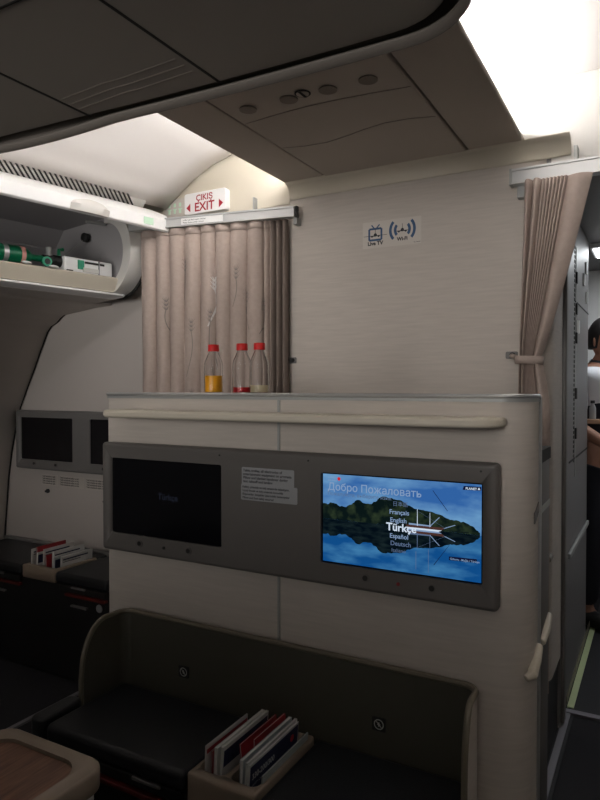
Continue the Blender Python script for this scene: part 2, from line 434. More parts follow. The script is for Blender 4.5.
# ---------------------------------------------------------------- monitor consoles
def console(x0,x1,yf,z0,z1,depth,scr,gm,label,group,dy=0):
    t=thing('monitor_console',label,'monitor console',((x0+x1)/2,yf+depth,z0),group)
    h=MB().box(x0,x1,yf,yf+depth,z0,z1)
    h=h.build('housing',gm,t,bevel=.012,seg=4)
    bpy.context.view_layer.update(); bake(h)
    c=MB()
    for a,b,zl,zh in scr: c.prism(rr(a-.004,b+.004,zl-.004,zh+.004,.006,3),fXZ,yf-.02,yf+.010)
    cut(h,c)
    scs=[]
    for a,b,zl,zh in scr:
        s=MB().box(a-.0035,b+.0035,yf+.0065,yf+.0098,zl-.0035,zh+.0035).build('screen','glass',t); scs.append(s)
    return t,scs
scr=[(-1.479,-1.069,.909,1.132),(-.751,-.350,.909,1.132)]
con,scs=console(-1.524,-.312,1.47,.847,1.182,.038,scr,'gray','wide grey two-screen console mounted on the front of the beige divider','twin monitor consoles')
con['group']=None; del con['group']
for x,g in ((-1.365,0),(-1.18,0),(-.63,1),(-.462,1)):
    b=MB().lathe([(.0105,0),(.0105,.002),(.007,.0025)],(x,1.4685,.883),16,'Y').build('jack_ring','gray',con)
    MB().lathe([(.007,0),(.007,.003)],(x,1.4678,.883),12,'Y').build('jack_hole','black',b)
for x,k in ((-1.272,'black'),(-.545,'maroon')):
    MB().lathe([(.0045,0),(.0045,.002)],(x,1.4695,.880),12,'Y').build('sensor',k,con)
for x in (-1.07,-.79,-.35):
    MB().lathe([(.0025,0),(.0025,.002)],(x,1.4695,1.163),8,'Y').build('screw','black',con)
# stickers
s=MB().use('stickg').prism(rr(-.996,-.832,1.088,1.135,.004),fXZ,1.4692,1.4698)
s.prism(rr(-.998,-.822,1.046,1.090,.004),fXZ,1.4688,1.4694).use('ink')
tx=["Table, trolley, all electronics of","entertainment equipment on armrests","Pillow and blanket handover during","taxi, takeoff and landing"]
for i,q in enumerate(tx): s.text(q,(-.991,1.4685,1.1235-.0098*i),.0098,bold=.0002)
tx=["Kalkış, yolculuk ve iniş esnasında televizyon,","Uçuş öncesi ve iniş sırasında konsolda","Ekipmanlar, kolçaklar üzerindeki battaniyeler","Pillow and foot safely secured"]
for i,q in enumerate(tx): s.text(q,(-.993,1.4682,1.0795-.0098*i),.0082,bold=.0002)
s.build('instruction_sticker',None,con,merge='flat')

# picture on the lit screen: local u (0..1 from the left), v (0..1 from the top)
X0,X1,ZB,ZT=-.751,-.350,.909,1.132
def uv(px,py):
    s_=(px-62)/430; u=s_*266/((1-s_)*237+s_*266); v=(py-68-34*s_)/(237+29*s_); return u,v
def P(px,py,l=0):
    u,v=uv(px,py); return (X0+(X1-X0)*u,1.4762-.00015*l,ZT-(ZT-ZB)*v)
def Puv(u,v,l=0): return (X0+(X1-X0)*u,1.4762-.00015*l,ZT-(ZT-ZB)*v)
p=MB().use('s_sky').poly([Puv(0,.52),Puv(1,.52),Puv(1,0),Puv(0,0)])
p.use('s_water').poly([Puv(0,1),Puv(1,1),Puv(1,.5),Puv(0,.5)])
hill=[(62,148),(75,152),(84,147),(95,150),(108,158),(125,160),(140,153),(150,143),(162,141),(175,150),(190,152),(205,146),(215,136),(228,132),(245,136),(258,140),(275,143),(292,156),(310,165),(330,169),(345,172),(362,176),(380,182),(398,192),(412,196),(430,199),(450,205),(468,214),(480,226),(488,232)]
hp=[]
for i,(a,b) in enumerate(hill):
    hp.append((a,b))
    if i<len(hill)-1:
        a2,b2=hill[i+1]
        for q in (.33,.66): hp.append((a+(a2-a)*q,b+(b2-b)*q+random.uniform(-2,2)))
def strip(mb,pts,vbase,l,refl=1,k=.75):
    top=[];base=[]
    for a,b in pts:
        u,v=uv(a,b)
        vv=v if refl>0 else vbase+(vbase-v)*k
        top.append(Puv(min(u,1),vv,l)); base.append(Puv(min(u,1),vbase,l))
    for i in range(len(top)-1): mb.poly([base[i],base[i+1],top[i+1],top[i]])
p.use('s_hill'); strip(p,hp,.515,1)
p.use('s_refl'); strip(p,hp,.515,2,-1,1.0)
# shoreline
p.use('s_refl'); 
for a,b,c in ((.05,.22,.505),(.24,.36,.512),(.33,.42,.53),(.80,.93,.50)): p.poly([Puv(a,c+.006,4),Puv(b,c+.006,4),Puv(b,c-.002,4),Puv(a,c+.001,4)])
# boat with masts, and its mirror image in the water
def boat(sg,dim):
    b0=.525
    def Q(u,dv_,l=6): return Puv(u+.008,b0-dv_*sg*(1 if sg>0 else .95),l)
    def pl(k,pts):
        p.use(k); q=[Q(*a) for a in pts]; p.poly(q if sg>0 else q[::-1])
    pl('s_white' if not dim else 's_soft',[(.555,0),(.745,0),(.765,.018),(.548,.018)])
    pl('s_hull',[(.550,.018),(.765,.018),(.785,.048),(.545,.042)])
    pl('s_soft' if not dim else 's_dim',[(.565,.044),(.70,.044),(.70,.058),(.565,.062)])
    pl('s_white' if not dim else 's_dim',[(.615,.04),(.6195,.04),(.6185,.22),(.616,.22)])
    pl('s_white' if not dim else 's_dim',[(.692,.04),(.6955,.04),(.6948,.19),(.6925,.19)])
    pl('s_soft',[(.692,.05),(.698,.05),(.752,.15),(.749,.155)])
    pl('s_soft',[(.77,.04),(.775,.035),(.845,.085),(.842,.09)])
    pl('s_dim',[(.617,.20),(.619,.20),(.78,.05),(.778,.05)])
boat(1,False); boat(-1,True)
p.use('s_dim').poly([Puv(.6155,.95,5),Puv(.6185,.95,5),Puv(.6185,.76,5),Puv(.6155,.76,5)])
p.poly([Puv(.692,.97,5),Puv(.6945,.97,5),Puv(.6945,.72,5),Puv(.692,.72,5)])
p.use('s_navy').poly([P(360,117,3),P(361,116,3),P(401,172,3),P(400,173,3)])
p.poly([P(363,318,5),P(364.5,319,5),P(408,262,5),P(407,262,5)])
def ptx(k,txt,px,py,size,bold=.0,align='LEFT',l=8):
    p.use(k); o=P(px,py,l); p.text(txt,o,size,bold=bold,align=align)
ptx('s_soft','Добро Пожаловать',75,112,.0262,.0002)
ptx('s_dim','Пожалуйста, выберите язык',75,126,.0125)
ptx('s_soft','TURKISH',75,81,.0065); ptx('s_soft','AIRLINES',75,88,.0065)
p.use('s_red'); cp=Vector(P(106,83,8)); p.poly([cp+Vector((.0045*math.cos(a*PI/8),0,.0045*math.sin(a*PI/8))) for a in range(16)])
ptx('s_dim','日本語',252,156,.013)
ptx('s_soft','Français',243,178,.0155,.0002); ptx('s_soft','English',245,200,.0155,.0002)
ptx('s_white','Türkçe',235,222,.0262,.0006)
ptx('s_soft','Español',244,243,.0155,.0002); ptx('s_dim','Deutsch',246,263,.0155,.0002); ptx('s_dim','Italiano',249,281,.0125)
p.use('s_navy').poly([P(441,115,7),P(491,118,7),P(491,108,7),P(444,105,7)])
p.poly([P(405,305,7),P(480,313,7),P(480,303,7),P(405,295,7)])
ptx('s_white','PLANET',449,114,.0072,.0002,l=9)
p.use('s_white'); cp=Vector(P(485,113.5,9)); p.poly([cp+Vector((-.003,0,-.002)),cp+Vector((.003,0,-.002)),cp+Vector((0,0,.004))])
ptx('s_soft','Gökova - Muğla / Türkiye',408,303.5,.0064,.0001,l=9)
for v in p.v: v.y=max(min(v.y,1.4762),1.4740)
pic=p.build('screen_picture',None,scs[1],merge='flat')
pic['label']='lit screen picture of a boat on a blue bay with language names'
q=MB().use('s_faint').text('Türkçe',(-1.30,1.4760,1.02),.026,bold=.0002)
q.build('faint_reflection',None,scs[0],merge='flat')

scr2=[(-3.10,-2.70,.962,1.185),(-2.565,-2.165,.962,1.185)]
c2,s2=console(-3.15,-2.115,2.40,.905,1.228,.045,scr2,'gray2','smaller-looking grey console with two dark screens on the left partition','twin monitor consoles')
del c2['group']
for x in (-2.99,-2.82,-2.47):
    b=MB().lathe([(.0095,0),(.0095,.003)],(x,2.3975,.938),14,'Y').build('jack_ring','gray',c2)
    MB().lathe([(.007,0),(.007,.004)],(x,2.3965,.938),10,'Y').build('jack_hole','black',b)
# printed notices and hooks under it
for x0,x1,lab in ((-2.985,-2.86,'left'),(-2.845,-2.66,'middle'),(-2.645,-2.46,'right')):
    m=MB().use('stick').box(x0,x1,2.4435,2.4448,.815,.875).use('ink')
    for i in range(4): m.text('Tekli koltuklarda kalkış ve iniş'[:int((x1-x0)/.0054)],(x0+.004,2.4432,.861-.0125*i),.0115,bold=.0003)
    tag(m.build('printed_notice',None,loc=None,merge='flat'),'small white printed notice under the left console, %s one of three'%lab,'notice','printed notices under the left console')
for x,z,lab in ((-2.935,.785,'left'),(-2.50,.765,'right')):
    m=MB().lathe([(.012,0),(.012,.008),(.006,.012),(.006,.02)],(x,2.444,z),12,'Y')
    tag(m.build('coat_peg','ink'),'tiny dark round peg under the %s printed notice on the left partition'%('left' if lab=='left' else 'right-hand'),'peg','pegs on the left partition')

# ---------------------------------------------------------------- ottoman seat units
def ottoman(name,label,cx0,cx1,tx0,tx1,yf,yb,zs,lat,ty=None,th=.09,tt=.005):
    t=thing(name,label,'ottoman',((cx0+cx1)/2,yb,0))
    MB().box(cx0+.03,cx1-.03,yf+.025,yb,0,zs-.055).build('base','black',t,bevel=.01)
    for a,b in ((cx0,tx0-.004),(tx1+.004,cx1)):
        r=MB().box(a,b,yf,yb-.006,zs-.052,zs)
        sc_=r.build('seat_cushion','leather',t,bevel=.018,seg=4)
        MB().box(a+.02,b-.02,yf+.012,yb-.01,zs-.085,zs-.056).build('cushion_board','black',sc_,bevel=.004)
        MB().box(a+.05 if a==cx0 else a+.06,b-.02,yf+.006,yf+.03,zs-.105,zs-.092).build('red_trim','red',t,bevel=.003)
    for x in lat:
        l=MB().box(x-.045,x+.045,yf+.006,yf+.02,zs-.066,zs-.056).build('latch','galley',t,bevel=.003)
        MB().box(x-.05,x+.05,yf+.008,yf+.022,zs-.15,zs-.142).build('latch_slot','galley',t)
    # magazine holder with two wells
    ty=ty or yb-.012
    h=MB().box(tx0,tx1,yf+.005,ty,zs-th,zs+tt).build('magazine_holder','tray',t,bevel=.008,seg=3)
    bpy.context.view_layer.update(); bake(h)
    wd=(tx1-tx0-.036)/2
    c=MB()
    for k in range(2):
        a=tx0+.012+k*(wd+.012); c.prism(rr(a,a+wd,yf+.03,ty-.018,.02,5),fXY,zs-th+.015,zs+.05)
    cut(h,c)
    return t
ot=ottoman('ottoman_seat','black leather ottoman bench with dark wrap-around back below the large console',-1.435,-.372,-.957,-.768,1.175,1.478,.452,(-1.085,-.62))
# wrap-around shroud
path=[(-1.462,1.325)]; 
for k in range(9):
    a=math.radians(180-90*k/8); path.append((-1.412+.04*math.cos(a)-.0,1.455+.04*math.sin(a)))
path[1:1]=[(-1.458,1.36),(-1.455,1.40),(-1.453,1.43)]
path+=[(-1.2,1.495),(-.9,1.495),(-.6,1.495)]
for k in range(9):
    a=math.radians(90-90*k/8); path.append((-.393+.04*math.cos(a),1.455+.04*math.sin(a)))
path+=[(-.353,1.43),(-.353,1.40),(-.352,1.375),(-.352,1.36)]
def ztop(x,y):
    yw=1.42
    if y>=yw: return .664
    y0=1.325 if x<-1 else 1.36
    t_=min(1,(yw-y)/(yw-y0)); return .664-.16*(1-math.sqrt(max(0,1-t_**2.2)))
fine=[]
for i in range(len(path)-1):
    n=6 if path[i][1]<1.44 and path[i+1][1]<1.44 else 1
    for k in range(n):
        q=k/n; fine.append((path[i][0]+(path[i+1][0]-path[i][0])*q,path[i][1]+(path[i+1][1]-path[i][1])*q))
fine.append(path[-1])
def inw(i):   # inward normal
    a=Vector(fine[max(i-1,0)]); b=Vector(fine[min(i+1,len(fine)-1)]); d=(b-a).normalized(); return Vector((d.y,-d.x))
rows=[[],[],[],[]]
for i,(x,y) in enumerate(fine):
    n=inw(i)*.008; zt=ztop(x,y)
    rows[0].append((x,y,.02)); rows[1].append((x,y,zt)); rows[2].append((x+n.x,y+n.y,zt)); rows[3].append((x+n.x,y+n.y,.02))
m=MB(); m.use('wall').grid(rows[:2]); m.use('shroud').grid(rows[1:]); m.grid([rows[3],rows[0]])
bs_=m.build('back_shroud',None,ot,merge=True)
m=MB().tube([(fine[0][0]+inw(0).x*.004,fine[0][1],.40)]+[(x+inw(i).x*.004,y+inw(i).y*.004,ztop(x,y)) for i,(x,y) in enumerate(fine)]+[(fine[-1][0]-.004,fine[-1][1],.25)],.0075,8)
m.build('shroud_rim','rim',bs_)
# left arm pad outside the cushion
MB().prism(rr(-1.492,-1.438,1.17,1.318,.022),fXY,.33,.462).build('arm_pad','leather',ot,bevel=.012,seg=3)
# round symbol stickers
for x,z in ((-1.212,.520),(-.600,.520)):
    m=MB().use('black').prism(rr(x-.018,x+.018,z-.017,z+.017,.003,2),fXZ,1.4835,1.4865)
    m.use('paper'); 
    for k in range(24):
        a,b=2*PI*k/24,2*PI*(k+1)/24
        m.poly([(x+r*math.cos(c),1.4832,z+r*math.sin(c)) for r,c in ((.0105,a),(.0105,b),(.013,b),(.013,a))])
    m.poly([(x-.0075,1.4832,z+.006),(x-.006,1.4832,z+.0075),(x+.0075,1.4832,z-.006),(x+.006,1.4832,z-.0075)])
    m.box(x-.0015,x+.0015,1.4829,1.4834,z-.005,z+.005); m.box(x-.004,x+.004,1.4829,1.4834,z-.001,z+.001)
    m.build('no_load_symbol',None,bs_,merge='flat')

ol=ottoman('ottoman_seat','black leather ottoman bench beneath the left partition console',-3.24,-2.115,-2.675,-2.45,2.065,2.43,.50,(-2.86,-2.30),2.335,.058)
MB().box(-2.675,-2.45,2.337,2.42,.44,.50).build('rear_infill','leather',ol,bevel=.01)
MB().box(-3.26,-2.10,2.40,2.438,.30,.512).build('back_rail','gray2',ol,bevel=.008)
MB().lathe([(.018,0),(.018,.004),(.012,.005)],(-2.18,2.088,.365),16,'Y').build('lock_mark','stickg',ol)

# ---------------------------------------------------------------- magazines
def magazine(x,y0,y1,z0,z1,th,lean,twist,cover,label,group,art=None,pages='paper'):
    t=thing('magazine',label,'magazine',(x,(y0+y1)/2,z0),group)
    r=Matrix.Translation((x,(y0+y1)/2,z0))@Matrix.Rotation(twist,4,'Z')@Matrix.Rotation(lean,4,'Y')
    L=(y1-y0)/2; h=z1-z0
    def add(name,fn,k=None):
        m=MB(); fn(m)
        for i in range(len(m.v)): m.v[i]=r@m.v[i]
        return m.build(name,k,t,merge='flat' if name=='cover_print' else False)
    add('pages',lambda m:m.box(-th/2+.0004,th/2-.0004,-L+.0015,L-.001,.001,h-.0015),pages)
    def cv(m):
        m.box(-th/2-.0003,-th/2+.0003,-L,L,0,h); m.box(th/2-.0003,th/2+.0003,-L,L,0,h); m.box(-th/2,th/2,L-.0006,L,0,h)
    add('cover',cv,cover)
    if art:
        add('cover_print',lambda m:art(m,th/2+.0006,L,h))
    return t
YX=dict(x=(0,1,0),y=(0,0,1))
def art_band(m,x,L,h):
    m.use('maroon').box(x-.0001,x,-L+.002,L-.002,h-.020,h-.009)
    m.box(x-.0001,x,-L+.002,L-.002,.03,.036)
    m.use('ink')
    for k in range(3): m.text('7 i',(x+.0002,-L*.6+k*L*.55,h*.62),.014,**YX,bold=.0005)
def art_navy(m,x,L,h):
    m.use('navy').box(x-.0001,x,-L+.002,L-.002,h*.50,h-.006)
    m.use('maroon').box(x-.0001,x,-L+.002,L-.002,h*.42,h*.455)
    m.use('paper').text('330-200/300',(x+.0003,-L+.010,h*.72),.019,**YX,bold=.0006)
    m.text('SAFETY CARD',(x+.0003,-L+.012,h*.60),.008,**YX)
    m.use('cap'); m.poly([(x+.0003,L*.72+.009*math.cos(a*PI/6),h*.80+.009*math.sin(a*PI/6)) for a in range(12)])
    pass
def art_lines(m,x,L,h):
    m.use('navy').box(x-.0001,x,-L+.01,L-.03,h-.02,h-.014)
    m.use('ink').box(x-.0001,x,-L+.01,L*.2,h-.03,h-.027)
def art_dark(m,x,L,h):
    m.use('navy').box(x-.0001,x,-L+.004,L-.004,h-.05,h-.01)
zb=.452-.074
zb=.452-.080-.006
G='magazines in the holder of the large ottoman'
magazine(-.936,1.222,1.398,zb,.504,.003,.03,-.0,'paper','white safety leaflet with a red band, leftmost in the near magazine holder',G,art_band)
magazine(-.927,1.235,1.385,zb,.486,.003,.02,0,'maroon','low dark red leaflet behind the red-banded leaflet, near holder',G)
magazine(-.909,1.222,1.430,zb,.508,.008,.05,-.0,'paper','thick white magazine reaching highest in the left well of the near holder',G)
magazine(-.897,1.225,1.425,zb,.512,.007,.07,-.0,'paper','white magazine leaning rightmost in the left well of the near holder',G,art_dark,pages='paper')
magazine(-.848,1.262,1.425,zb,.508,.004,-.10,0,'maroon','dark red booklet further left of the two red ones, near holder',G)
magazine(-.838,1.290,1.435,zb,.511,.004,-.02,0,'maroon','dark red booklet further right of the two red ones, near holder',G)
magazine(-.829,1.215,1.44,zb,.503,.008,.02,0,'paperg','grey-green magazine standing beside the red booklets, near holder',G,None,'paper')
magazine(-.815,1.212,1.44,zb,.503,.006,.04,0,'paper','thin white magazine between the grey-green one and the navy card, near holder',G,art_lines)
magazine(-.806,1.203,1.425,zb,.506,.004,.07,0,'paper','white safety card with navy panel reading 330-200/300, near holder',G,art_navy)
magazine(-.787,1.225,1.44,zb,.476,.003,.10,0,'paperg','low grey leaflet rightmost in the near magazine holder',G)
G2='magazines in the holder of the left ottoman'
zb=.50-.042
magazine(-2.659,2.110,2.255,zb,0.570,.005,.03,0,'paper','white magazine leftmost in the far left holder',G2,art_lines)
magazine(-2.634,2.120,2.295,zb,0.580,.005,.02,0,'maroon','thin red-covered magazine second from left in the far left holder',G2)
magazine(-2.609,2.100,2.265,zb,0.560,.008,.05,0,'paper','thick white magazine third from left in the far left holder',G2,art_dark)
magazine(-2.589,2.120,2.305,zb,0.575,.005,.06,0,'paper','white magazine at the centre divide of the far left holder',G2,art_lines)
magazine(-2.541,2.100,2.285,zb,0.555,.006,-.03,0,'maroon','red magazine in the right well of the far left holder',G2)
magazine(-2.521,2.120,2.312,zb,0.570,.008,.02,0,'paper','white magazine between red and navy ones in the far left holder',G2,art_lines)
magazine(-2.491,2.100,2.312,zb,0.550,.006,.05,0,'paperg','grey magazine with dark print in the far left holder, near its right end',G2,art_dark)
magazine(-2.468,2.120,2.312,zb,0.555,.006,.06,0,'paper','white magazine rightmost in the far left holder',G2,art_lines)

# ---------------------------------------------------------------- bottles on the divider
def bottle(x,y,fill,lq,label):
    z=1.3330; t=thing('juice_bottle',label,'bottle',(x,y,z),'small bottles on the divider top')
    out=[(.0,.0005),(.024,0),(.0285,.003),(.0285,.060),(.0270,.064),(.0285,.068),(.0285,.080),(.0270,.084),(.0280,.088),(.0265,.097),(.0150,.122),(.0135,.126),(.0135,.132)]
    inn=[(.0125,.132),(.0125,.126),(.0140,.121),(.0252,.096),(.0268,.088),(.0258,.084),(.0272,.080),(.0272,.068),(.0258,.064),(.0272,.060),(.0272,.004),(.0,.003)]
    m=MB(); m.lathe([(max(r,.0003),h) for r,h in out+inn],(x,y,z),28,caps=False); m.build('bottle_body','bottle',t,merge=True)
    pr=[(.0004,.0045),(.0267,.0045),(.0267,min(fill,.060))]
    if fill>.060: pr+=[(.0253,.064),(.0267,.068),(.0267,fill)]
    pr+=[(.0004,fill)]
    MB().lathe(pr,(x,y,z),28,caps=False).build('juice',lq,t,merge=True)
    cp=MB(); rows=[]
    for h,r in ((.128,.0165),(.146,.0162),(.148,.0150)):
        rows.append([(x+(r+(.0005 if k%2 else 0))*math.cos(2*PI*k/36),y+(r+(.0005 if k%2 else 0))*math.sin(2*PI*k/36),z+h) for k in range(36)])
    cp.grid(rows,True); cp.f.append([72+k for k in range(36)]); cp.m.append(0); cp.f.append(list(range(35,-1,-1))); cp.m.append(0)
    cp.build('cap','cap',t)
    return t
bottle(-1.187,1.60,.054,'orange','small clear bottle with red cap half full of orange juice')
bottle(-1.083,1.60,.019,'redj','small clear bottle with red cap and a little red juice, middle one')
bottle(-1.022,1.60,.025,'pale','small clear bottle with red cap and a little pale cloudy juice')

# ---------------------------------------------------------------- curtains and rails
RL0,RL1=Vector((-2.13,2.238,0)),Vector((-1.31,2.385,0))
RL1=Vector((-1.342,2.380,0)); rd=(RL1-RL0).normalized(); rn=Vector((rd.y,-rd.x,0))
def railpt(x): t_=(x-RL0.x)/(RL1.x-RL0.x); return RL0+(RL1-RL0)*t_
t=thing('curtain_rail','aluminium curtain rail above the left curtain, slanting from the partition to the wall','rail',(-1.7,2.31,2.06))
m=MB()
for o0,o1,z0,z1 in ((-.014,.014,2.070,2.100),(-.018,.018,2.100,2.108),(-.018,.018,2.064,2.070)):
    a=RL0;b=RL1
    vs=[(q+rn*o)+Vector((0,0,z)) for q in (a,b) for o in (o0,o1) for z in (z0,z1)]
    m.add(vs,[(0,1,3,2),(4,6,7,5),(0,4,5,1),(2,3,7,6),(0,2,6,4),(1,5,7,3)])
m.build('rail_profile','alu',t,bevel=.001)
MB().box(-1.340,-1.330,2.372,2.392,2.062,2.110).build('end_stop','black',t,bevel=.003)
MB().box(-1.352,-1.335,2.38,2.42,2.035,2.066).build('wall_bracket','trim',t,bevel=.002)
MB().box(-1.56,-1.553,2.39,2.425,2.105,2.18).build('hanger','trim',t)
m=MB().use('white'); a=railpt(-1.86)+rn*.0195; b=railpt(-1.66)+rn*.0195
m.poly([a+Vector((0,0,2.070)),b+Vector((0,0,2.070)),b+Vector((0,0,2.098)),a+Vector((0,0,2.098))])
m.use('ink').text('Lütfen perdeyi kapalı tutunuz',a+rn*.0004+rd*.008+Vector((0,0,2.086)),.0095,x=rd)
m.text('Please keep curtain closed',a+rn*.0004+rd*.008+Vector((0,0,2.075)),.0095,x=rd)
m.build('rail_label',None,t,merge='flat')

def lcurt(x,z):
    # x along the rail, returns surface point; wide pleats then a tight dark stack
    zt=(2.06-z)/2.06
    if x<-1.49:
        k=(x+2.08)/(.59/8); am=.040
        wv=abs(math.sin(PI*k+.16*math.sin(z*2.1+k*1.7)))**.6
    else:
        k=(x+1.49)/(.11/4); am=.030; wv=abs(math.sin(PI*k))**.8-.3
    off=-.006+ (am*(.65+.5*zt))*wv + .004*math.sin(z*5+x*9)*zt
    p=railpt(x-.0)+rn*(off-.012)
    p.x+= zt*.05*max(0,(-x-1.75)) + .006*math.sin(z*3.1+x*7)*zt
    p.z=z; return p
t=thing('curtain','taupe pleated curtain with tulip embroidery hanging across the left aisle','curtain',(-1.7,2.31,0))
N=230; xs=[-2.08+i*(.70/N) for i in range(N+1)]
zs=[.04+i*(2.022/48) for i in range(49)]
MB().grid([[lcurt(x,z) for x in xs if x<-1.452] for z in zs]).build('fabric','curt',t,solid=.0015,smooth=60)
MB().grid([[lcurt(x,z) for x in xs if x>=-1.4555] for z in zs]).build('shaded_folds','curt_shade',t,solid=.0015,smooth=60)['label']='stacked end folds with shade painted in darker brown'
MB().grid([[lcurt(x,z)+rn*.0018 for x in xs if x<-1.452] for z in (2.03,2.045,2.062)]).build('heading_tape','curt',t,solid=.001,smooth=60)
# embroidered stems and heads
def emb(m,x0,z0,h,bend,w=.0018,head=True):
    pts=[]
    for i in range(24):
        q=i/23; x=x0+bend*math.sin(q*2.2); pts.append((x,z0+h*q))
    for i in range(23):
        (xa,za),(xb,zb_)=pts[i],pts[i+1]
        m.poly([lcurt(xa-w,za)+rn*.003,lcurt(xa+w,za)+rn*.003,lcurt(xb+w,zb_)+rn*.003,lcurt(xb-w,zb_)+rn*.003])
    if head:
        xt,zt=pts[-1]
        for da in (-.5,-.25,0,.25,.5):
            for j in range(3):
                ln=.022; bx=xt+math.sin(da)*.004+0; bz=zt+j*.018
                ex=bx+math.sin(da*1.3)*ln; ez=bz+math.cos(da)*ln
                m.poly([lcurt(bx-w,bz)+rn*.003,lcurt(bx+w,bz)+rn*.003,lcurt(ex+w*.3,ez)+rn*.003,lcurt(ex-w*.3,ez)+rn*.003])
m=MB().use('emb')
for x0,z0,h,b in ((-1.86,1.75,.12,.01),(-1.84,1.40,.20,.03),(-1.62,1.70,.12,.02),(-1.83,1.15,.14,.02),(-1.545,1.60,.12,-.02),(-1.50,1.58,.10,.02),(-1.71,1.38,.26,-.02),(-1.93,1.60,.10,-.02),(-1.66,1.25,.2,-.03)):
    emb(m,x0,z0,h,b)
m.use('emb2'); emb(m,-1.735,1.62,.16,.03,.003)
m.build('embroidery',None,t,merge='flat')

t=thing('curtain_rail','aluminium curtain rail on the wall above the tied right curtain','rail',(-.1,2.37,2.06))
m=MB()
m.box(-.46,.75,2.352,2.388,2.066,2.104).box(-.46,.75,2.348,2.392,2.104,2.112).box(-.46,.75,2.348,2.392,2.059,2.066)
m.build('rail_profile','alu',t,bevel=.001)
MB().box(-.468,-.459,2.35,2.39,2.058,2.114).build('end_stop','trim',t)
MB().box(-.448,-.420,2.385,2.42,2.02,2.062).build('wall_bracket','trim',t,bevel=.002)
MB().box(-.262,-.250,2.37,2.42,2.110,2.165).build('hanger','trim',t)

def rcurt(s,z):
    top=(-.415+.215*s**1.0); tie=(-.425+.066*s); btm=(-.432+.105*s)
    zt=1.46
    if z>=zt:
        t_=(z-zt)/.60; f=t_**(.85+.25*(1-s)); x=tie+(top-tie)*f; tight=1-t_
    else:
        t_=min(1,(zt-z)/.25); f=t_*(2-t_); x=tie+(btm-tie)*f; tight=1-.6*f
    # several deep folds at left, many fine ones in the middle, one broad flat face at right
    if s<.26: ph=s/.26*2; am=.034
    elif s<.64: ph=2+(s-.26)/.38*7; am=.016
    else: ph=9+(s-.64)/.36*1; am=.018
    y=2.335-am*(1+.5*tight)*abs(math.sin(PI*ph))**.8 - .018*tight*math.sin(PI*s)
    if z<zt: y-=.02*min(1,(zt-z)/.2)*math.sin(PI*s)
    if abs(z-zt)<.05: y+=.012*(1-abs(z-zt)/.05)
    return Vector((x,y+.015,z))
t=thing('curtain','taupe curtain gathered and tied back beside the right aisle','curtain',(-.4,2.35,0))
ss=[i/260 for i in range(261)]; zs=[.30+i*(1.76/60) for i in range(61)]
zs=sorted(zs+[1.43,1.45,1.46,1.47,1.49])
MB().grid([[rcurt(s,z) for s in ss] for z in zs]).build('fabric','curt',t,solid=.0015,smooth=60)
tb=[]
for k in range(25):
    a=2*PI*k/24; tb.append((-.392+.045*math.cos(a),2.318+.046*math.sin(a)))
rows=[[(x,y,1.445+dz+.06*(x+.40)*-.6) for x,y in tb] for dz in (-.013,.0,.013)]
MB().grid(rows).build('tieback_band','curt',t,solid=.003,smooth=60)
MB().tube([(-.437,2.325,1.455),(-.455,2.345,1.462),(-.462,2.40,1.468)],[.010,.008,.005],8).build('tieback_loop','curt',t)
def hook(x,z,label):
    t=thing('tieback_hook',label,'hook',(x,W,z),'tieback hooks on the front wall')
    MB().prism(rr(x-.022,x+.020,z-.013,z+.013,.005,3),fXZ,W-.005,W).build('plate','gray2',t,bevel=.001)
    MB().lathe([(.009,0),(.009,.004),(.005,.006),(.005,.016),(.009,.018)],(x+.004,W-.005,z),14,'Y').build('stud','black',t)
hook(-.468,1.468,'dark metal tieback hook on the wall left of the tied right curtain')
hook(-1.378,1.468,'dark metal tieback hook on the wall at the right edge of the pleated left curtain')

# ---------------------------------------------------------------- signs
t=thing('exit_sign','lit-white exit sign with dark red letters reading ÇIKIŞ and EXIT','sign',(-1.83,W-.02,2.10))
sx0,sx1,sz0,sz1=-1.935,-1.700,2.147,2.245
MB().prism(rr(sx0,sx1,sz0,sz1,.012),fXZ,2.385,W+.006).build('sign_box','white',t,bevel=.004)
sb_=[c for c in t.children][0]
MB().text('ÇIKIŞ',(-1.818,2.3835,2.205),.038,align='CENTER',bold=.0007).build('turkish_lettering','exitred',sb_,merge='flat')
MB().text('EXIT',(-1.818,2.3835,2.158),.055,align='CENTER',bold=.0010).build('english_lettering','exitred',sb_,merge='flat')
MB().poly([(-1.921,2.3835,2.178),(-1.898,2.3835,2.158),(-1.898,2.3835,2.198)]).build('arrow','exitred',sb_,merge='flat')
MB().poly([(-1.714,2.3835,2.178),(-1.737,2.3835,2.198),(-1.737,2.3835,2.158)]).build('arrow','exitred',sb_,merge='flat')
m=MB().use('stick').prism(rr(-2.075,-1.95,2.155,2.240,.008),fXZ,2.411,2.4155)
m.use('palegreen')
for i in range(3):
    x=-2.050+i*.032
    for j in range(2): m.box(x,x+.012,2.4098,2.4108,2.172+j*.03,2.19+j*.03)
    m.box(x-.006,x+.018,2.4098,2.4108,2.190,2.194)
tag(m.build('escape_placard',None),'pale placard with faint green marks just left of the exit sign','placard')

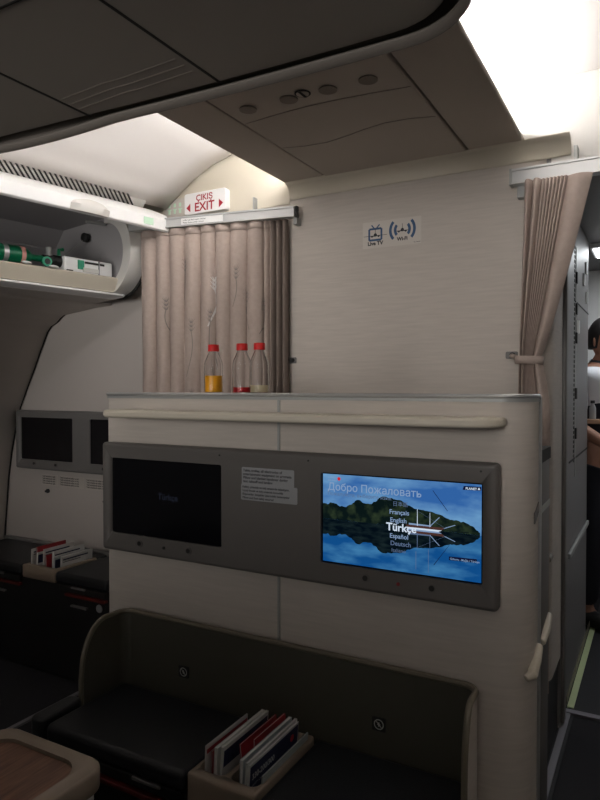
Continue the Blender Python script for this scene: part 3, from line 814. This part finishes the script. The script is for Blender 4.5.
# wall placard: live tv and wi-fi
m=MB().use('stick'); y=W-.0012
m.prism(rr(-1.052,-.808,1.908,2.012,.002,2),fXZ,W-.0008,W+.001)
m.use('inkb')
def ring(m,cx,cz,r0,r1,a0,a1,y,n=14,sx=1):
    for k in range(n):
        a=math.radians(a0+(a1-a0)*k/n); b=math.radians(a0+(a1-a0)*(k+1)/n)
        m.poly([(cx+sx*r*math.cos(c),y,cz+r*math.sin(c)) for r,c in ((r0,a),(r0,b),(r1,b),(r1,a))])
def bar(m,x0,z0,x1,z1,w,y):
    d=Vector((x1-x0,0,z1-z0)).normalized(); n=Vector((-d.z,0,d.x))*w/2; a=Vector((x0,y,z0)); b=Vector((x1,y,z1)); m.poly([a-n,b-n,b+n,a+n])
tx_,tz_=-.998,1.963
for a,b,c,d in ((-.030,-.024,.030,-.024),(.030,-.024,.030,.020),(.030,.020,-.030,.020),(-.030,.020,-.030,-.024)): bar(m,tx_+a*.87,tz_+b,tx_+c*.87,tz_+d,.008,y)
bar(m,tx_-.003,tz_+.02,tx_-.016,tz_+.036,.005,y); bar(m,tx_+.003,tz_+.02,tx_+.018,tz_+.036,.005,y)
cx_,cz_=-.885,1.968
for r,sp in ((.050,42),(.030,40)):
    ring(m,cx_,cz_,r-.006,r+.005,-sp,sp,y); ring(m,cx_,cz_,r-.006,r+.005,180-sp,180+sp,y)
m.use('ink')
for cx,cz,wd in ((tx_,tz_-.004,.05),(cx_,cz_-.001,.03)):
    m.poly([(cx+.007*math.cos(a*PI/6),y,cz+.007*math.sin(a*PI/6)) for a in range(12)])
    bar(m,cx-wd,cz-.003,cx+wd,cz-.003,.0016,y-.0001); bar(m,cx,cz,cx,cz+.024,.002,y-.0001); bar(m,cx-.02,cz-.004,cx+.02,cz-.004,.004,y-.0002)
    for q in (-.014,.014): m.poly([(cx+q+.0038*math.cos(a*PI/5),y-.0001,cz-.006+.0038*math.sin(a*PI/5)) for a in range(10)])
m.text('Live TV',(tx_,y,tz_-.044),.021,align='CENTER',bold=.0008); m.text('Wi-Fi',(cx_,y,cz_-.042),.019,align='CENTER',bold=.0008)
m.text('ku-band',(-.838,y,1.912),.008)
tag(m.build('information_placard',None,merge='flat'),'wall placard with a television symbol and a wireless symbol','placard')

# ---------------------------------------------------------------- left overhead bin (in its own tapering line)
t=thing('overhead_bin','open overhead bin above the left seats with raised white door','overhead bin',(-2.2,2.3,1.8))
def bprism(m,outline,s0,s1): return m.prism(outline,lambda p,s:bw(p[0],s,p[1]),s0,s1)
S0=-2.6
# shell: floor, back, top, as one profile
shell=[(-.02,1.862),(-.02,1.840),(-.06,1.815),(-.22,1.80),(-.60,1.80),(-.66,1.86),(-.66,2.10),(-.55,2.20),(-.04,2.21),(-.04,2.185),(-.10,2.17),(-.52,2.165),(-.60,2.08),(-.60,1.87),(-.55,1.85),(-.03,1.858)]
bprism(MB(),shell,S0,0).build('shell','binin',t)
bprism(MB(),[(-.045,1.798),(-.030,1.796),(-.004,1.838),(.004,1.856),(-.004,1.863),(-.018,1.860)],S0,-.06).build('front_lip','cream',t,bevel=.002)
bprism(MB(),[(-.12,1.775),(-.03,1.778),(-.016,1.784),(-.018,1.792),(-.05,1.797),(-.12,1.797)],S0,-.01).build('lower_edge','white',t)
bprism(MB(),[(-.62,1.765),(-.11,1.774),(-.11,1.799),(-.62,1.799)],S0,-.01).build('underside','fus',t)
# rounded far end frame
ring_o=[];ring_i=[]
for k in range(25):
    a=math.radians(-100+190*k/24)
    ring_o.append((-.10+.205*math.cos(a),1.985+.20*math.sin(a))); ring_i.append((-.115+.15*math.cos(a),1.985+.150*math.sin(a)))
m=MB()
m.grid([[bw(a,-.055,z) for a,z in ring_i],[bw(a,-.062,z) for a,z in ring_o],[bw(a,.02,z) for a,z in ring_o],[bw(a,.02,z) for a,z in ring_i],[bw(a,-.055,z) for a,z in ring_i]])
m.build('end_frame','offwhite',t,smooth=50)
m=MB().tube([bw(a+.012,.022,z) for a,z in [( -.10+.205*math.cos(math.radians(-100+175*k/24)),1.985+.20*math.sin(math.radians(-100+175*k/24))) for k in range(25)]],.008,6); m.build('end_seal','gap',t)
bprism(MB(),[(-.62,1.80),(-.12,1.80),(.035,1.86),(.06,1.96),(.03,2.10),(-.06,2.19),(-.62,2.2)],-.03,.0).build('end_panel','binin',t)
# raised door seen edge-on
door=[(-.05,2.175),(.02,2.185),(.14,2.17),(.245,2.125),(.268,2.10),(.268,2.052),(.255,2.045),(.22,2.085),(.10,2.125),(-.05,2.14)]
dr_=bprism(MB(),door,S0,.03).build('door','white',t,bevel=.004)
m=MB()
for j in range(9):
    q=j/8; rowz=[]
rows=[]
for i in range(13):
    s=-.46+.175*i/12; e=math.sin(PI*i/12)**.5
    rows.append([bw(.262,s,2.050),bw(.268+.016*e,s,2.052-.004*e),bw(.276+.018*e,s,2.075),bw(.268+.012*e,s,2.075+.026*e),bw(.262,s,2.075+.026*e)])
h=MB().grid(rows).build('door_handle','offwhite',dr_,smooth=50)
bprism(MB(),[(.268,2.062),(.2695,2.062),(.2695,2.092),(.268,2.092)],-.11,-.06).build('green_label','palegreen',dr_)
# inside fittings
MB().tube([bw(-.15,-.13,2.135),bw(-.13,-.04,2.135)],.009,8).build('gas_strut','trim',t)
MB().lathe([(.022,0),(.022,.02),(.010,.024)],bw(-.28,-.045,2.09),14,'Y').build('pivot','black',t)
MB().tube([bw(-.28,-.06,2.08),bw(-.36,-.20,1.93)],.0022,6).build('stay_cable','trim',t)
for s in (-.50,-.38): 
    m=MB(); c=Vector(bw(.005,s,1.868)); m.ellipsoid(c,(.012,.024,.006)); m.build('latch_striker','white',t)
m=MB().lathe([(.03,0),(.03,-.004),(.02,-.006)],bw(.10,-.80,2.118),16); m.build('door_button','black',dr_)

# vent grille above the door
t=thing('air_vent_grille','long white air vent grille with slanted dark slots above the open bin','vent',bw(.12,-1,2.2))
def vp(a,s,o=0): # a 0..1 across the sloping strip
    return Vector(bw(.10+.055*a+.0*o,s,2.182+.045*a-.003*o*1.0+0))
def vq(q,s,o=0):
    p=Vector(bw(.150-.045*q,s,2.222-.052*q)); return p+ (xv*.8+Vector((0,0,-.6)))*o
m=MB().grid([[vq(-.1,S0),vq(-.1,.0)],[vq(1.15,S0),vq(1.15,.0)],[vq(1.15,S0,-.006),vq(1.15,.0,-.006)]])
m.build('grille_frame','offwhite',t,solid=.002)
m=MB(); s=-2.0
while s<-.10:
    m.poly([vq(.12,s,.004),vq(.12,s+.011,.004),vq(.92,s+.069,.004),vq(.92,s+.058,.004)]); s+=.023
m.build('slots','gap',t,merge='flat',solid=.001)

# contents of the bin
c0=Vector(bw(-.07,0,0))
t=thing('oxygen_cylinder','green oxygen cylinder with silver band and black regulator lying in the open bin','oxygen cylinder',bw(-.10,-.62,1.862))
def bpos(a,s,z): return Vector(bw(a,s+.12,z+.004))
A_,ZC=-.09,1.908
SH=.12
pts=[(-.98,.02),(-.96,.034),(-.93,.039),(-.62,.039),(-.585,.036),(-.565,.026),(-.55,.014),(-.50,.014)]
MB().tube([bpos(A_,s,ZC) for s,r in pts],[r for s,r in pts],20).build('tank','oxy',t,smooth=50)
MB().tube([bpos(A_,s,ZC) for s in (-.685,-.665)],.0405,20).build('band','alu',t)
MB().tube([bpos(A_,s,ZC) for s in (-.80,-.74)],.0415,20).build('strap','black',t)
MB().tube([bpos(A_,s,ZC) for s in (-.61,-.592)],.0395,20).build('label_wrap','pink',t)
MB().tube([bpos(A_,s,ZC) for s in (-.50,-.43)],[.020,.024],14).build('valve_body','black',t)
MB().tube([bpos(-.060,-.50,1.893),bpos(-.048,-.50,1.893)],.021,18).build('dial_ring','oxy2',t)
MB().tube([bpos(-.060,-.50,1.893),bpos(-.046,-.50,1.893)],.013,18).build('dial_face','ink',t)
MB().tube([bpos(A_,-.45,ZC+.0),bpos(A_,-.40,ZC-.0)],.026,14).build('outlet','black',t)
MB().tube([bpos(A_,-.47,ZC),bpos(A_,-.47,ZC+.055)],[.010,.014],10).build('knob','trim',t)
MB().tube([bpos(A_+.03,-.44,ZC+.02),bpos(A_+.03,-.44,ZC+.045),bpos(A_+.03,-.42,ZC+.05)],.008,8).build('nozzle','oxy',t)
MB().tube([bpos(-.15,-.47,ZC+.055),bpos(-.15,-.55,ZC+.062),bpos(-.15,-.66,ZC+.045)],.005,8).build('hose','stickg',t)
t=thing('oxygen_mask_pouch','black mask and strap bundle piled on the green cylinder','mask',bw(-.15,-.85,1.862))
MB().ellipsoid(bpos(-.12,-.74,1.963),(.030,.04,.026)).build('mask_cup','black',t)
MB().tube([bpos(-.12,-.90+.02*k,1.955+.035*math.sin(PI*k/8)) for k in range(9)],.012,8).build('carry_strap','black',t)
# equipment box
t=thing('equipment_case','pale grey emergency equipment case with green tag in the open bin','case',bw(-.14,-.15,1.862))
def bbox(m,a0,a1,s0,s1,z0,z1):
    vs=[bw(a,s,z) for a in (a0,a1) for s in (s0,s1) for z in (z0,z1)]
    m.add(vs,[(0,1,3,2),(4,6,7,5),(0,4,5,1),(2,3,7,6),(0,2,6,4),(1,5,7,3)]); return m
bbox(MB(),-.23,-.05,-.30,-.055,1.864,1.935).build('case_body','white',t,bevel=.006)
bbox(MB(),-.052,-.046,-.20,-.10,1.914,1.923).build('handle_slot','black',t)
bbox(MB(),-.05,-.045,-.235,-.205,1.885,1.925).build('green_tag','oxy2',t)
bbox(MB(),-.05,-.044,-.21,-.13,1.875,1.895).build('latch_plate','offwhite',t,bevel=.002)
bbox(MB(),-.235,-.045,-.13,-.125,1.862,1.932).build('lid_seam','stickg',t)
bbox(MB(),-.05,-.046,-.29,-.26,1.872,1.876).build('print_line','black',t)

# ---------------------------------------------------------------- galley side
t=thing('galley_wall_unit','tall dark grey galley cabinet side with latches along the right aisle','cabinet',(-.5,3.3,0))
MB().box(-.80,-.336,2.725,3.74,0,2.12).build('body','galley',t,bevel=.006)
MB().prism(rr(-.345,-.322,2.74,2.80,.008),fXY,.02,2.1).build('corner_post','gray',t)
m=MB()
for i in range(46):
    z=1.02+i*.021; m.box(-.336,-.3345,3.10,3.13,z,z+.013)
m.build('vent_slots','gap',t)
MB().box(-.337,-.3335,3.16,3.175,.95,1.98).build('slot_rail','trim',t)
for z in (1.12,1.30,1.55,1.68,1.82): MB().box(-.336,-.328,3.155,3.185,z,z+.05).build('latch','black',t,bevel=.002)
for z,k in ((1.60,3.22),(1.85,3.45),(1.78,3.60),(1.92,3.55)): MB().box(-.336,-.327,k,k+.035,z,z+.06).build('latch','alu',t,bevel=.002)
MB().box(-.3375,-.334,2.95,3.738,1.03,1.038).build('panel_seam','gap',t)
MB().box(-.3375,-.334,3.15,3.738,1.735,1.741).build('panel_seam','gap',t)
MB().box(-.336,-.322,2.92,3.72,.630,.655).build('bumper','trim',t,bevel=.005)
# bumper on the bulkhead corner
m=MB().box(-.43,-.33,W-.012,W+.06,.735,.757); tag(m.build('corner_bumper','rim',bevel=.008),'small brown bumper on the beige wall corner low beside the right aisle','bumper')
t=thing('fold_down_ledge','small tan ledge on the end of the grey galley cabinet','shelf',(-.28,3.79,1.16))
MB().box(-.36,-.245,3.742,3.85,1.160,1.183).build('ledge_top','tan',t,bevel=.004)
MB().box(-.36,-.34,3.742,3.76,1.10,1.16).build('ledge_bracket','tan',t)
t=thing('water_bottle','small clear bottle standing on the tan ledge beside the crew member','bottle',(-.315,3.79,1.183))
MB().lathe([(.001,0),(.016,0),(.017,.004),(.017,.06),(.009,.080),(.009,.088)],(-.315,3.79,1.1833),20).build('bottle_body','stickg',t)
MB().lathe([(.011,.085),(.011,.10)],(-.315,3.79,1.1833),16).build('cap','ink',t)

# floor strips
MB_=MB().box(-.362,-.337,2.90,4.0,0,.05)
tag(MB().box(-.332,-.306,2.92,4.05,.004,.008).build('path_marking_strip','glow'),'pale green path marking strip on the aisle floor at lower right','floor strip')
tag(MB().box(-.336,-.3325,2.92,4.0,.02,.05).build('path_marking_strip','rim'),'dull upright strip along the galley base beside the pale green strip','floor strip')
struct('trim_2',MB().box(-.36,1.4,2.862,2.895,0,.012),'track')
tag(MB().box(-.336,-.312,.9,2.86,.004,.010).build('aisle_edge_strip','track'),'grey metal strip along the right aisle floor below the divider','floor strip')
tag(MB().box(-2.243,-2.222,.6,2.05,0,.008).build('seat_track','track'),'thin pale metal seat track on the dark floor at lower left','seat track')

# ---------------------------------------------------------------- seat console at lower left
t=thing('seat_side_console','walnut-topped seat armrest console with beige rim at lower left','armrest console',(-1.07,.6,0))
o=rr(-1.245,-.940,.10,.925,.045,8)
r_=MB().prism(o,fXY,.568,.615).build('beige_rim','tray',t,bevel=.008,seg=3)
bpy.context.view_layer.update(); bake(r_)
cut(r_,MB().prism(rr(-1.215,-.975,.13,.890,.05,8),fXY,.605,.65))
MB().prism(rr(-1.2145,-.9755,.131,.8895,.05,8),fXY,.6035,.6075).build('walnut_inlay','wood',t)
MB().prism(rr(-1.235,-.945,.11,.905,.03,6),fXY,0,.568).build('body','offwhite',t)
r_.data.materials[0]=M['tray']

# ---------------------------------------------------------------- crew member
PX=0
t=thing('person','crew member in white shirt, patterned neck scarf and dark waistcoat standing in the galley','person',(-.29,4.10,0))
def skinmesh(name,verts,edges,radii,m,parent,levels=2):
    me=bpy.data.meshes.new(name); 
    inv=Matrix(parent['_m']).inverted() if '_m' in parent else Matrix.Identity(4)
    me.from_pydata([tuple(inv@Vector(v)) for v in verts],edges,[]); o=bpy.data.objects.new(name,me); C.objects.link(o); o.parent=parent
    sk=o.modifiers.new('s','SKIN'); sk.use_smooth_shade=True
    for i,r in enumerate(radii): me.skin_vertices[0].data[i].radius=(r,r) if not isinstance(r,tuple) else r
    me.skin_vertices[0].data[0].use_root=True
    sb=o.modifiers.new('u','SUBSURF'); sb.levels=levels; sb.render_levels=levels
    me.materials.append(M[m]); bpy.context.view_layer.update(); bake(o); o.data.shade_smooth()
    if not o.data.materials: o.data.materials.append(M[m])
    return o
px,py=-.29,4.10
FD=Vector((.75,-.66,0)).normalized(); SD=Vector((-FD.y,FD.x,0))*1.0   # facing, and its left
def B(side,fwd,z): q=Vector((px,py,0))+SD*side+FD*fwd; return (q.x,q.y,z)
vs=[B(0,0,.98),B(0,0,1.15),B(0,.01,1.32),B(0,0,1.43),B(0,0,1.50),B(0,.015,1.58),
    B(.19,0,1.40),B(.23,.03,1.15),B(.085,.21,1.00),B(-.19,0,1.40),B(-.23,.02,1.15),B(-.085,.21,1.00),
    B(.09,0,.90),B(.10,.02,.50),B(.10,-.01,.09),B(.11,.12,.035),B(-.09,0,.90),B(-.10,.02,.50),B(-.10,-.01,.09),B(-.11,.12,.035)]
es=[(0,1),(1,2),(2,3),(3,4),(4,5),(3,6),(6,7),(7,8),(3,9),(9,10),(10,11),(0,12),(12,13),(13,14),(14,15),(0,16),(16,17),(17,18),(18,19)]
ra=[.13,.11,.125,.09,.052,.05,.055,.042,.028,.055,.042,.028,.085,.06,.04,.032,.085,.06,.04,.032]
body=skinmesh('body',vs,es,ra,'skin',t)
# head: shaped ellipsoid merged into the body mesh
hm=MB(); hc=Vector(B(0,.02,1.62))
R3=Matrix((SD,FD,Vector((0,0,1)))).transposed()
rows=[]
for j in range(25):
    ph=-PI/2+PI*j/24; ph=max(min(ph,PI/2-.02),-PI/2+.02); row=[]
    for k in range(32):
        a=2*PI*k/32; x=.074*math.cos(ph)*math.cos(a); y=.092*math.cos(ph)*math.sin(a); z=.120*math.sin(ph)
        if z<0: x*=1-.35*(-z/.12)**1.5; y=y*(1-.12*(-z/.12)) + (.012*(-z/.12))
        if y>0:
            # nose, brow, eye sockets, lips
            y+=.020*math.exp(-((x/.010)**2+((z+.022)/.018)**2)) + .010*math.exp(-((x/.008)**2+((z-.0)/.02)**2))
            for e in (-.03,.03): y-=.010*math.exp(-(((x-e)/.014)**2+((z-.004)/.010)**2))
            y+=.005*math.exp(-((x/.05)**2+((z-.028)/.010)**2)) + .006*math.exp(-((x/.02)**2+((z+.058)/.010)**2))
        row.append(hc+R3@Vector((x,y,z)))
    rows.append(row)
hm.grid(rows,True)
for e in (-1,1): hm.ellipsoid(hc+R3@Vector((.074*e,-.005,-.008)),(.010,.018,.030),10,8)
# hands: palm plus five fingers closing forwards
for sd in (-1,1):
    wr=Vector(B(.085*sd,.20,1.00)); 
    hm.ellipsoid(wr+FD*.045,(.032,.045,.018),12,8)
    for i,(off,ln) in enumerate(((-.027,.055),(-.009,.066),(.009,.062),(.026,.050))):
        b=wr+FD*.075+SD*off; hm.tube([b,b+FD*ln*.45+Vector((0,0,-.004)),b+FD*ln*.75+Vector((0,0,-.02)),b+FD*ln*.85+Vector((0,0,-.035))],[.0088,.0082,.0075,.006],8)
    b=wr+FD*.03-SD*sd*.028; hm.tube([b,b+FD*.028-SD*sd*.022+Vector((0,0,.002)),b+FD*.05-SD*sd*.024],[.011,.0095,.007],8)
h=hm.build('head','skin',t,smooth=80)
bpy.context.view_layer.update()
# join head and hands into the body: one continuous figure
with bpy.context.temp_override(active_object=body,object=body,selected_editable_objects=[body,h],selected_objects=[body,h]):
    bpy.ops.object.join()
md=body.modifiers.new('r','REMESH'); md.mode='VOXEL'; md.voxel_size=.005; md.use_smooth_shade=True
bpy.context.view_layer.update(); bake(body); body.data.shade_smooth()
if not body.data.materials: body.data.materials.append(M['skin'])
for e in (-1,1):
    m=MB().use('paper').ellipsoid(hc+R3@Vector((.030*e,.076,.004)),(.011,.008,.006)).use('ink').ellipsoid(hc+R3@Vector((.030*e,.083,.004)),(.005,.004,.005))
    m.build('eye',None,t)
    MB().tube([hc+R3@Vector((.016*e,.090,.022)),hc+R3@Vector((.030*e,.088,.027)),hc+R3@Vector((.046*e,.074,.022))],.003,6).build('eyebrow','hair',t)
MB().tube([hc+R3@Vector((-.022,.080,-.058)),hc+R3@Vector((0,.092,-.056)),hc+R3@Vector((.022,.080,-.058))],[.003,.006,.003],8).build('mouth','lips',t)
hr=MB(); rows=[]
for j in range(17):
    ph=-.42+(PI/2+.41)*j/16; row=[]
    for k in range(32):
        a=2*PI*k/32; front=max(0,math.sin(a))
        p_=ph if front<.35 else max(ph,.42*min(1,(front-.35)*3)+.12)
        row.append(hc+R3@Vector((.080*math.cos(p_)*math.cos(a),.100*math.cos(p_)*math.sin(a)-.010,.128*math.sin(p_)+.006)))
    rows.append(row)
hr.grid(rows,True); hr.ellipsoid(hc+R3@Vector((0,-.115,.03)),(.042,.042,.042)); hr.build('hair','hair',t,solid=.006,smooth=80)
vs=[B(0,0,.99),B(0,0,1.15),B(0,.01,1.32),B(0,0,1.43),B(0,.0,1.475),B(.19,0,1.405),B(.228,.025,1.15),B(-.19,0,1.405),B(-.228,.02,1.15)]
skinmesh('shirt',vs,[(0,1),(1,2),(2,3),(3,4),(3,5),(5,6),(3,7),(7,8)],[.14,.125,.142,.115,.070,.082,.070,.082,.070],'shirt',t)
vs=[B(0,0,.95),B(0,0,1.12),B(0,.012,1.28),B(0,.012,1.34)]
skinmesh('waistcoat',vs,[(0,1),(1,2),(2,3)],[.150,.134,.147,.120],'vest',t)
vs=[B(0,0,1.0),B(.085,0,.88),B(.10,.02,.50),B(.10,-.01,.10),B(-.085,0,.88),B(-.10,.02,.50),B(-.10,-.01,.10)]
skinmesh('trousers',vs,[(0,1),(1,2),(2,3),(0,4),(4,5),(5,6)],[.145,.105,.085,.07,.105,.085,.07],'vest',t)
m=MB().tube([B(.062*math.cos(a),.062*math.sin(a)+.01,1.492-.012*math.sin(a)) for a in [2*PI*k/24 for k in range(25)]],.016,10,caps=False)
m.ellipsoid(B(0,.095,1.468),(.028,.022,.022)); m.ellipsoid(B(.05,.085,1.470),(.036,.016,.024)); m.ellipsoid(B(-.05,.085,1.470),(.036,.016,.024)); m.build('neck_scarf','scarf',t,smooth=80)
for sd in (-1,1):
    m=MB().ellipsoid(Vector(B(.105*sd,.06,.045)),(.045,.045,.045),14,8)
    q=MB(); rot=R3.to_quaternion() if hasattr(R3,'to_quaternion') else None
    q.ellipsoid(B(.105*sd,.055,.048),(.047,.125,.047),16,10,rot=R3); q.build('shoe','black',t)

# ---------------------------------------------------------------- camera, world, view
cam=bpy.data.cameras.new('camera'); co_=bpy.data.objects.new('camera',cam); C.objects.link(co_)
cam.sensor_fit='HORIZONTAL'; cam.sensor_width=36; cam.lens=650/600*36; cam.clip_start=.02
co_.location=(0,0,H); co_.rotation_euler=(math.radians(90-1.06),0,math.radians(29)); bpy.context.scene.camera=co_
wd=bpy.data.worlds.new('world'); bpy.context.scene.world=wd; wd.use_nodes=True
bg=wd.node_tree.nodes['Background']; bg.inputs[0].default_value=(1,.93,.85,1); bg.inputs[1].default_value=.035
sc=bpy.context.scene
sc.view_settings.view_transform='Standard'; sc.view_settings.look='None'; sc.view_settings.gamma=1; sc.view_settings.exposure=0
sc.view_settings.use_curve_mapping=False
sc.cycles.use_denoising=True; sc.cycles.max_bounces=10; sc.cycles.diffuse_bounces=6; sc.cycles.transparent_max_bounces=8; sc.cycles.sample_clamp_indirect=6
for o in list(bpy.data.objects):
    if '_m' in o: del o['_m']
